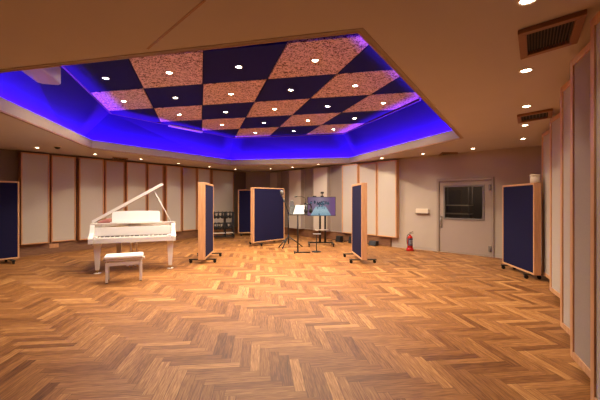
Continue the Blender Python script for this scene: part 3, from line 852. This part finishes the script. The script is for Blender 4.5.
# round-based stand in front of the television
t = thing('tray_stand', 'short black stand with a round base below the television', 'stand', (0.46, 9.50, 0))
obj('base', MB().lathe([(0, 0), (0.13, 0), (0.135, 0.012), (0.10, 0.022), (0.03, 0.034), (0, 0.034)], 24), 'black', t)
obj('post', MB().tube([(0, 0, 0.0345), (0, 0, 0.49)], 0.013, 10), 'black', t)
obj('tray', MB().box(-0.10, 0.12, -0.09, 0.09, 0.4905, 0.51), 'grey', t, 0.006)

# music stand
def music_stand():
    X, Y = -0.06, 9.32
    t = thing('music_stand', 'black music stand holding a white score', 'music stand', (X, Y, 0))
    bz = obj('base', MB().tube([(-0.06, -0.03, 0.018), (0.34, 0.03, 0.018)], 0.018, 8).tube([(-0.06, -0.03, 0.018), (-0.10, 0.22, 0.018)], 0.018, 8).tube([(-0.06, -0.03, 0.018), (-0.09, -0.14, 0.018)], 0.018, 8).tube([(0.0, -0.01, 0.012), (0, 0, 0.10)], 0.024, 10), 'black', t)
    obj('post', MB().tube([(0, 0, 0.101), (0, 0, 0.62), (0, 0, 1.10)], [0.022, 0.022, 0.016], 10), 'black', t)
    th = math.radians(24)
    TM = Matrix.Translation((0, -0.03, 1.035)) @ Matrix.Rotation(-th, 4, 'X')
    dk = MB().box(-0.23, 0.27, 0.0, 0.012, 0.0, 0.30, TM); dk.box(-0.23, 0.27, -0.06, 0.0, -0.004, 0.012, TM)
    obj('desk', dk, 'black', t, 0.003)
    # score of two leaves, slightly sheared open
    s = thing('sheet_music', 'open white score resting on the music stand', 'sheet music', (X, Y-0.03, 1.035)); s.rotation_euler = (-th, 0, 0)
    for nm, pts in (('page', [(-0.13, 0.013), (0.03, 0.013), (0.055, 0.30), (-0.05, 0.305)]), ('page', [(0.035, 0.013), (0.17, 0.013), (0.22, 0.305), (0.06, 0.285)])):
        q = MB(); q.prism(pts, 0.0015, 0.0075, Matrix(((1, 0, 0, 0), (0, 0, -1, 0), (0, 1, 0, 0), (0, 0, 0, 1))))
        obj(nm, q, 'paper', s)
    # gooseneck lamp clipped on the desk
    l = thing('clip_lamp', 'thin black gooseneck lamp clipped to the music stand', 'lamp', (X, Y-0.03, 1.33))
    obj('gooseneck', MB().tube([(0.21, 0.16, 0.04), (0.225, 0.13, 0.12), (0.19, 0.10, 0.185), (0.10, 0.08, 0.215), (0.0, 0.06, 0.22)], 0.007, 8), 'black', l)
    obj('clip', MB().box(0.18, 0.24, 0.14, 0.18, -0.05, 0.0395), 'black', l, 0.003)
    obj('lamp_head', MB().tube([(0.0, 0.06, 0.221), (-0.09, 0.05, 0.21)], [0.012, 0.020], 10), 'black', l)
music_stand()

# headphones
def headphones(label, group, loc=(0, 0, 0), rotz=0.0, s=1.0):
    t = thing('headphones', label, 'headphones', loc, rotz, group); t.scale = (s, s, s)
    pts = [(0.085*math.cos(a), 0, -0.085+0.085*math.sin(a)) for a in [PI*k/10 for k in range(11)]]
    obj('headband', MB().tube([(0.085, 0, -0.16)]+pts+[(-0.085, 0, -0.16)], 0.016, 8), 'black', t)
    for sx in (1, -1):
        m = Matrix.Translation((sx*0.075, 0, -0.165)) @ Matrix.Rotation(PI/2*sx, 4, 'Y')
        obj('ear_cup', MB().lathe([(0, -0.035), (0.046, -0.034), (0.058, -0.022), (0.058, 0.0), (0.048, 0.018), (0, 0.02)], 18, m), 'rubber', t)
    return t
headphones('black headphones hanging on the music stand beside the score', None, (0.225, 9.30, 1.345), 0.5, 1.15)

# microphone on a tripod boom
def mic_stand():
    Y = 10.45; k = Y/F; X = (288.4-300)*k
    t = thing('microphone_stand', 'black tripod boom stand beside the wide navy screen', 'microphone stand', (X, Y, 0))
    for dx, dy in ((-0.28, -0.16), (0.42, 0.02), (-0.16, -0.34)):
        lg = obj('leg', MB().tube([(0, 0, 0.33), (dx*0.5, dy*0.5, 0.19), (dx, dy, 0.022)], 0.016, 8), 'black', t)
        obj('rubber_foot', MB().tube([(dx*0.97, dy*0.97, 0.030), (dx*1.03, dy*1.03, 0.019)], 0.0175, 8), 'rubber', lg)
    obj('post', MB().tube([(0, 0, 0.10), (0, 0, 0.75), (0, 0, 1.02)], [0.020, 0.020, 0.016], 10), 'black', t)
    obj('hub', MB().tube([(0, 0, 0.30), (0, 0, 0.37)], 0.028, 10), 'black', t)
    bx, bz = (283.0-288.4)*k, EYE+(200-197.5)*k
    obj('boom_arm', MB().tube([(0.055, 0, 0.98), (0, -0.025, 1.05), (bx*0.5, -0.04, 1.30), (bx, -0.05, bz)], 0.017, 8), 'black', t)
    obj('clutch', MB().tube([(0, -0.05, 1.05), (0, 0.03, 1.05)], 0.032, 10), 'black', t)
    m = thing('microphone', 'grey studio microphone on top of the boom arm', 'microphone', (X+bx, Y-0.05, bz+0.012))
    mm = Matrix.Rotation(math.radians(-12), 4, 'Y')
    obj('body', MB().lathe([(0, 0), (0.02, 0.0), (0.028, 0.012), (0.028, 0.06)], 16, mm), 'steel', m)
    obj('grille', MB().lathe([(0.036, 0.0605), (0.054, 0.08), (0.057, 0.17), (0.046, 0.205), (0, 0.22)], 16, mm), 'mesh', m)
    # round pop filter
    px, pz = (291.8-300)*k, EYE-3.8*k
    p = thing('pop_filter', 'round grey mesh pop filter beside the music stand', 'pop filter', (px, Y-0.06, pz))
    ring = [(0.07*math.cos(a), 0, 0.10*math.sin(a)) for a in [2*PI*q/24 for q in range(25)]]
    obj('hoop', MB().tube(ring, 0.008, 8, cap=False), 'grey', p)
    obj('mesh_disc', MB().prism([(0.066*math.cos(2*PI*q/24), 0.096*math.sin(2*PI*q/24)) for q in range(24)], -0.003, 0.003, Matrix(((1, 0, 0, 0), (0, 0, -1, 0), (0, 1, 0, 0), (0, 0, 0, 1)))), 'mesh', p)
    obj('gooseneck', MB().tube([(0, 0, -0.107), (-0.01, 0, -0.16), (-0.04, 0.02, -0.24), (X-px+0.0, 0.045, -0.30)], 0.006, 8), 'black', p)
mic_stand()

# rack of headphones by the corner
def rack():
    P = Vector((-3.40, 12.55)); a = math.radians(22)
    t = thing('headphone_rack', 'black wire rack hung with headphones near the corner', 'rack', (P.x, P.y, 0), a)
    L = 0.98; D = 0.30
    for x in (0.0, 0.62, L-0.05):
        obj('post', MB().box(x, x+0.045, 0.0, 0.04, 0.05, 1.0).box(x, x+0.045, D-0.04, D, 0.05, 1.0), 'black', t)
    for z in (0.965, 0.555):
        obj('rail', MB().box(0, L, 0.0, 0.025, z, z+0.028).box(0, L, D-0.025, D, z, z+0.028), 'black', t)
    obj('shelf', MB().box(0, L, 0.0, D, 0.19, 0.215), 'cream', t)
    obj('frame', MB().box(0, L, 0.0, D, 0.06, 0.10), 'black', t)
    for x in (0.03, L-0.03):
        for y in (0.03, D-0.03):
            obj('caster', MB().tube([(x-0.012, y, 0.025), (x+0.012, y, 0.025)], 0.025, 12), 'rubber', t)
    ca, sa = math.cos(a), math.sin(a)
    src = None
    for r, z in enumerate((0.965, 0.555)):
        for i in range(6):
            x = 0.09+i*0.145+(0.03 if r else 0); y = 0.0125
            lab = 'black headphones hanging on the %s rail of the rack, %s from the wall end' % (('upper', 'lower')[r], ORD[i])
            loc = (P.x+ca*x-sa*y, P.y+sa*x+ca*y, z+0.046)
            if src is None: src = headphones(lab, 'headphones on the rack', loc, a+PI/2, 1.15)
            else: copy_thing(src, loc, a+PI/2+random.uniform(-0.3, 0.3), lab)
rack()

# ------------------------------------------------------------------ by the door: extinguisher and control box
P = Vector((3.145, 9.72))
t = thing('fire_extinguisher', 'red fire extinguisher standing on the floor near the door', 'fire extinguisher', (P.x, P.y, 0.0))
obj('stand', MB().lathe([(0, 0), (0.105, 0), (0.11, 0.01), (0.098, 0.05), (0.096, 0.085), (0.078, 0.086), (0.078, 0.02), (0, 0.02)], 24), 'red', t)
obj('cylinder', MB().lathe([(0, 0.021), (0.066, 0.021), (0.074, 0.035), (0.074, 0.36), (0.066, 0.40), (0.045, 0.425), (0.026, 0.435), (0.024, 0.46), (0, 0.46)], 24), 'red', t)
q = MB(); n = 10
for z0, z1 in ((0.15, 0.36),):
    pts = [(0.0755*math.cos(a), 0.0755*math.sin(a)) for a in [PI*1.15+PI*0.75*i/n for i in range(n+1)]]
    for i in range(n): q.quad((*pts[i], z0), (*pts[i+1], z0), (*pts[i+1], z1), (*pts[i], z1))
obj('label_sheet', q, 'dark_label', t)
q = MB(); pts = [(0.0763*math.cos(a), 0.0763*math.sin(a)) for a in [PI*1.3+PI*0.45*i/n for i in range(n+1)]]
for z0, z1 in ((0.285, 0.297), (0.255, 0.263), (0.235, 0.240), (0.215, 0.220), (0.195, 0.2)):
    for i in range(n): q.quad((*pts[i], z0), (*pts[i+1], z0), (*pts[i+1], z1), (*pts[i], z1))
obj('label_lines', q, 'paper', t)
obj('valve', MB().tube([(0, 0, 0.4605), (0, 0, 0.49)], 0.017, 10), 'steel', t)
obj('handle', MB().hexa([(-0.02, -0.012, 0.485), (0.095, -0.012, 0.50), (0.095, 0.012, 0.50), (-0.02, 0.012, 0.485), (-0.02, -0.012, 0.495), (0.095, -0.012, 0.512), (0.095, 0.012, 0.512), (-0.02, 0.012, 0.495)])
    .hexa([(-0.02, -0.012, 0.505), (0.085, -0.012, 0.54), (0.085, 0.012, 0.54), (-0.02, 0.012, 0.505), (-0.02, -0.012, 0.515), (0.085, -0.012, 0.552), (0.085, 0.012, 0.552), (-0.02, 0.012, 0.515)]), 'black', t)
obj('hose', MB().tube([(-0.012, 0, 0.475), (-0.05, -0.005, 0.47), (-0.082, -0.01, 0.43), (-0.098, -0.012, 0.34), (-0.094, -0.012, 0.25), (-0.088, -0.012, 0.2)], 0.010, 8), 'black', t)

def on_door_wall(px, py, out):
    p = ray_line(px, B3, B2); d = (B2-B3).normalized(); inn = Vector((-d.y, d.x))
    return p, inn
p, inn = on_door_wall(422.8, 211, 0)
zc = EYE-11.2*p.y/F
t = thing('control_box', 'small cream control box on the wall between extinguisher and door', 'control box', (p.x, p.y, zc), ang)
obj('back_plate', MB().box(-0.20, 0.20, -0.012, -0.001, -0.075, 0.075), 'cream', t, 0.003)
obj('cover', MB().box(-0.185, 0.185, -0.065, -0.0125, -0.055, 0.065), 'cream', t, 0.008)
obj('lower_lip', MB().box(-0.20, 0.20, -0.075, -0.0125, -0.075, -0.056), 'grey', t, 0.003)

# small black boxes with cables by the skirting
def stage_box(X, Y, rz, w, h, label):
    t = thing('stage_box', label, 'stage box', (X, Y, 0), rz, 'black boxes by the skirting')
    obj('body', MB().hexa([(-w/2, -0.1, 0.01), (w/2, -0.1, 0.01), (w/2, 0.1, 0.01), (-w/2, 0.1, 0.01), (-w/2, -0.04, h), (w/2, -0.04, h), (w/2, 0.1, h), (-w/2, 0.1, h)]), 'black', t, 0.006)
    for x in (-w/2+0.03, w/2-0.03):
        obj('foot', MB().box(x-0.015, x+0.015, -0.08, 0.08, 0.0, 0.0095), 'rubber', t)
    obj('cable', MB().tube([(-w/2+0.02, -0.07, h*0.45), (-w/2-0.06, -0.14, h*0.3), (-w/2-0.16, -0.16, 0.02), (-w/2-0.30, -0.12, 0.010)], 0.009, 6), 'rubber', t)
wa = math.atan2((B2-B1).y, (B2-B1).x)
stage_box(1.36, 11.82, wa, 0.20, 0.20, 'black box with a cable on the floor past the television')
stage_box(1.73, 11.45, wa, 0.14, 0.22, 'small black box tucked beside the narrow navy screen')
stage_box(2.33, 10.80, wa, 0.26, 0.15, 'low black box on the floor beyond the narrow navy screen')
# wall plate in the skirting behind the piano
a = ray_line(53, LB, LA); d = (LA-LB).normalized(); inn = Vector((-d.y, d.x))
o = obj('cover_plate', MB().box(-0.11, 0.11, -0.014, -0.0005, -0.055, 0.06), 'maple', None, 0.003, (*(a+inn*0.061), 0.2))
o.rotation_euler = (0, 0, math.atan2(-d.y, -d.x))
tag(o, 'small pale wooden plate on the skirting below the second piano wall panel', 'cover plate')

# ------------------------------------------------------------------ camera, world, view
cd = bpy.data.cameras.new('camera'); cd.sensor_width = 36; cd.lens = F/600*36; cd.clip_start = 0.05; cd.clip_end = 100
co = bpy.data.objects.new('camera', cd); C.objects.link(co); co.location = (0, 0, EYE); co.rotation_euler = (PI/2, 0, 0)
sc = bpy.context.scene; sc.camera = co
w = bpy.data.worlds.new('world'); sc.world = w; w.use_nodes = True
w.node_tree.nodes['Background'].inputs['Color'].default_value = (0.9, 0.7, 0.5, 1); w.node_tree.nodes['Background'].inputs['Strength'].default_value = 0.02
vs = sc.view_settings; vs.view_transform = 'Standard'; vs.look = 'None'; vs.exposure = 0.58; vs.gamma = 1.0; vs.use_curve_mapping = False
sc.cycles.use_denoising = True
sc.cycles.max_bounces = 8; sc.cycles.diffuse_bounces = 5; sc.cycles.sample_clamp_indirect = 6
